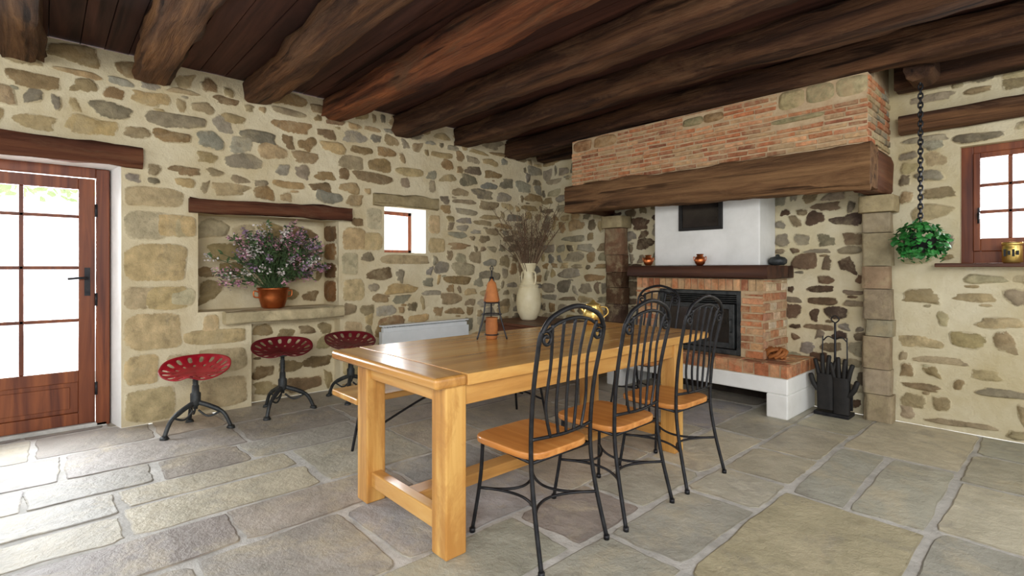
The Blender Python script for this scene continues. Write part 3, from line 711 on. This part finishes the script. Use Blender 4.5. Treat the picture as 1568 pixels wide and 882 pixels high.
for s in (-1,1): b.tube(crv([(0,s*.125,.15),(0,s*.165,.16),(0,s*.165,.11),(0,s*.12,.1)],5),.007,8)
b.build('pot',['copper'],E)
b=B()
for i in range(170):
    a=R.uniform(0,6.28); el=R.uniform(-.35,1.25); rr=R.uniform(.6,1.05)*(1.12 if R.random()<.2 else 1)
    e=Vector((.24*math.cos(a)*math.cos(el)*rr+.06,.50*math.sin(a)*math.cos(el)*rr,.36+.44*math.sin(el)*rr))
    if e.x+px<-.27: e.x=-.27-px
    e.z=min(e.z,.82)
    e.y=max(-.56,min(.56,e.y))
    s0=Vector((R.uniform(-.06,.06),R.uniform(-.06,.06),.15)); mid=s0.lerp(e,.55)+Vector((0,0,.06)); c_=crv([s0,mid,e],4)
    b.tube(c_,.0025,4,m=0,cap=False)
    for k in range(9):
        p=c_[R.randint(3,len(c_)-1)]; d=Vector((R.uniform(-1,1),R.uniform(-1,1),R.uniform(-.3,1)))
        b.leaf(p,d,(R.uniform(-1,1),R.uniform(-1,1),1),R.uniform(.04,.07),.024,0)
    if i%10<8:
        mm=R.choice([1,1,2,3]); dv=(e-mid).normalized()
        for k in range(26):
            p=e-dv*R.uniform(-.02,.09)+Vector((R.gauss(0,.015),R.gauss(0,.015),R.gauss(0,.015)))
            if p.x+px<-.285: p.x=-.285-px
            b.leaf(p,(R.uniform(-1,1),R.uniform(-1,1),R.uniform(-.5,1)),(R.random(),R.random(),1),.024,.020,mm)
b.build('flowers',['leaf','pink','mauve','white'],E)
E=empty('candle_lantern',(2.47,2.14,TZ))
b=B()
for k in range(3):
    a=k*2.094+.4; c_,s_=math.cos(a),math.sin(a)
    b.tube(crv([(.008*c_,.008*s_,.40),(.045*c_,.045*s_,.26),(.065*c_,.065*s_,.14),(.11*c_,.11*s_,.004)],6),.005,6)
for r,z in ((.052,.235),(.064,.16),(.045,.03)): b.tube([(r*math.cos(t*math.pi/12),r*math.sin(t*math.pi/12),z) for t in range(24)],.004,6,closed=True)
b.tube([(0,0,.38),(0,0,.44)],.005,6); b.tube(crv([(0,0,.44),(.014,0,.455),(0,0,.47),(-.014,0,.455)],4,True),.003,5,closed=True)
b.build('iron_tripod',['iron'],E)
b=B(); b.lathe(0,0,[(.050,.24),(.052,.25),(.038,.31),(.028,.36),(.01,.385),(.004,.39)],20,0); b.lathe(0,0,[(.033,.0),(.037,.01),(.041,.08),(.037,.12),(.041,.14),(.034,.14),(.028,.11),(.001,.105)],20,0)
b.build('terracotta_shade_and_pot',['terra'],E)
b=B(); X,Y=2.36,3.32
b.lathe(X,Y,[(.05,TZ+.001),(.06,TZ+.01),(.085,TZ+.06),(.08,TZ+.11),(.055,TZ+.14),(.062,TZ+.16),(.05,TZ+.165),(.02,TZ+.18),(.012,TZ+.195),(.001,TZ+.2)],24)
b.tube(crv([(X+.04,Y+.04,TZ+.14),(X+.075,Y+.075,TZ+.135),(X+.085,Y+.085,TZ+.09),(X+.055,Y+.055,TZ+.05)],5),.006,8)
b.tube(crv([(X-.06,Y-.02,TZ+.08),(X-.085,Y-.03,TZ+.11),(X-.10,Y-.035,TZ+.145)],5),[.014]*8+[.008]*3,8)
b.build('brass_teapot',['brass'])
b=B(); b.lathe(4.72,5.07,[(.05,1.286),(.055,1.29),(.055,1.40),(.05,1.41),(.057,1.412),(.057,1.43),(.001,1.433)],28,0)
for k in range(4): b.box(4.678+k*.022,4.691+k*.022,5.008,5.02,1.33+.01*(k%2),1.38-.01*(k%2),1)
b.build('tin_jar',['brass','black'])
E=empty('hanging_ivy_planter',(4.25,4.78,0))
b=B(); z=2.62; k=0
while z>1.60:
    pts=[]
    for t in range(10):
        a=2*math.pi*t/10; u=.013*math.cos(a); v=.024*math.sin(a)
        pts.append((u,0,z+v) if k%2 else (0,u,z+v))
    b.tube(pts,.006,5,closed=True); z-=.034; k+=1
for k in range(3):
    a=k*2.094; b.tube([(0,0,1.60),(.10*math.cos(a),.10*math.sin(a),1.46)],.003,5)
b.lathe(0,0,[(.05,1.35),(.08,1.37),(.11,1.46),(.115,1.465),(.1,1.465),(.001,1.44)],20)
b.build('chain_and_pot',['iron'],E)
b=B()
for i in range(420):
    a=R.uniform(0,6.28); el=R.uniform(-1.1,1.4); rr=R.uniform(.75,1.05)
    p=Vector((.15*math.cos(a)*math.cos(el)*rr,.15*math.sin(a)*math.cos(el)*rr,1.46+.13*math.sin(el)*rr))
    b.leaf(p,(p.x+R.uniform(-.1,.1),p.y+R.uniform(-.1,.1),R.uniform(-.2,.05)),(p.x,p.y,p.z-1.40),R.uniform(.03,.055),R.uniform(.03,.045),0)
for i in range(10):
    a=R.uniform(0,6.28); L=R.uniform(.05,.14)
    for k in range(6): b.leaf((.13*math.cos(a)+R.uniform(-.01,.01),.13*math.sin(a),1.40-L*k/6),(R.uniform(-1,1),R.uniform(-1,1),-.5),(0,0,1),.035,.03,0)
b.build('ivy',['ivy'],E)
b=B()
b.tube([(-9,2.6,-.3),(-9,2.6,3.2)],[.16,.1],8,m=1)
for i in range(1500):
    p=Vector((-9+R.gauss(0,.6),-1.0+R.uniform(0,6.0),R.uniform(2.7,5)))
    b.leaf(p,(R.uniform(-1,1),R.uniform(-1,1),R.uniform(-1,1)),(R.random(),1,R.random()),.2,.15,0)
b.build('tree',['tree','twig'])
# ---------------------------------------------------------------- lights
w=bpy.data.worlds.new('W'); scn.world=w; w.use_nodes=True
bg=w.node_tree.nodes['Background']; bg.inputs[0].default_value=(.93,.965,1,1); bg.inputs[1].default_value=1.75
def area(name,loc,target,sx,sy,e,col=(1,1,1)):
    l=bpy.data.lights.new(name,'AREA'); l.shape='RECTANGLE'; l.size=sx; l.size_y=sy; l.energy=e; l.color=col
    o=bpy.data.objects.new(name,l); scn.collection.objects.link(o); o.location=loc
    o.rotation_euler=(Vector(target)-Vector(loc)).to_track_quat('-Z','Y').to_euler(); return o
area('door_daylight',(-.9,-.12,1.4),(2.2,0,0),1.0,1.6,190,(.92,.96,1))
area('small_window_daylight',(-.6,2.98,1.7),(2,2.9,1.2),.5,.5,25)
area('far_window_daylight',(4.95,5.7,1.8),(4.6,3,.6),.9,.8,50)
area('fill_light',(6.6,-1.6,2.5),(2.2,3.2,1.0),2.2,1.2,185,(1,.985,.95))  # unseen fill added behind the camera to brighten the room
area('fill_light',(6.8,2.5,2.6),(2.6,3.2,.8),1.2,1.2,40,(1,.97,.92))  # second added fill, out of view to the right
# ---------------------------------------------------------------- camera
cam=bpy.data.cameras.new('Camera'); cam.lens=18; cam.sensor_width=36; cam.shift_y=-.0198; cam.clip_start=.05
co=bpy.data.objects.new('Camera',cam); scn.collection.objects.link(co); co.location=(5,0,1.25); co.rotation_euler=(math.radians(90),0,math.radians(47.5))
scn.camera=co
scn.view_settings.view_transform='Standard'
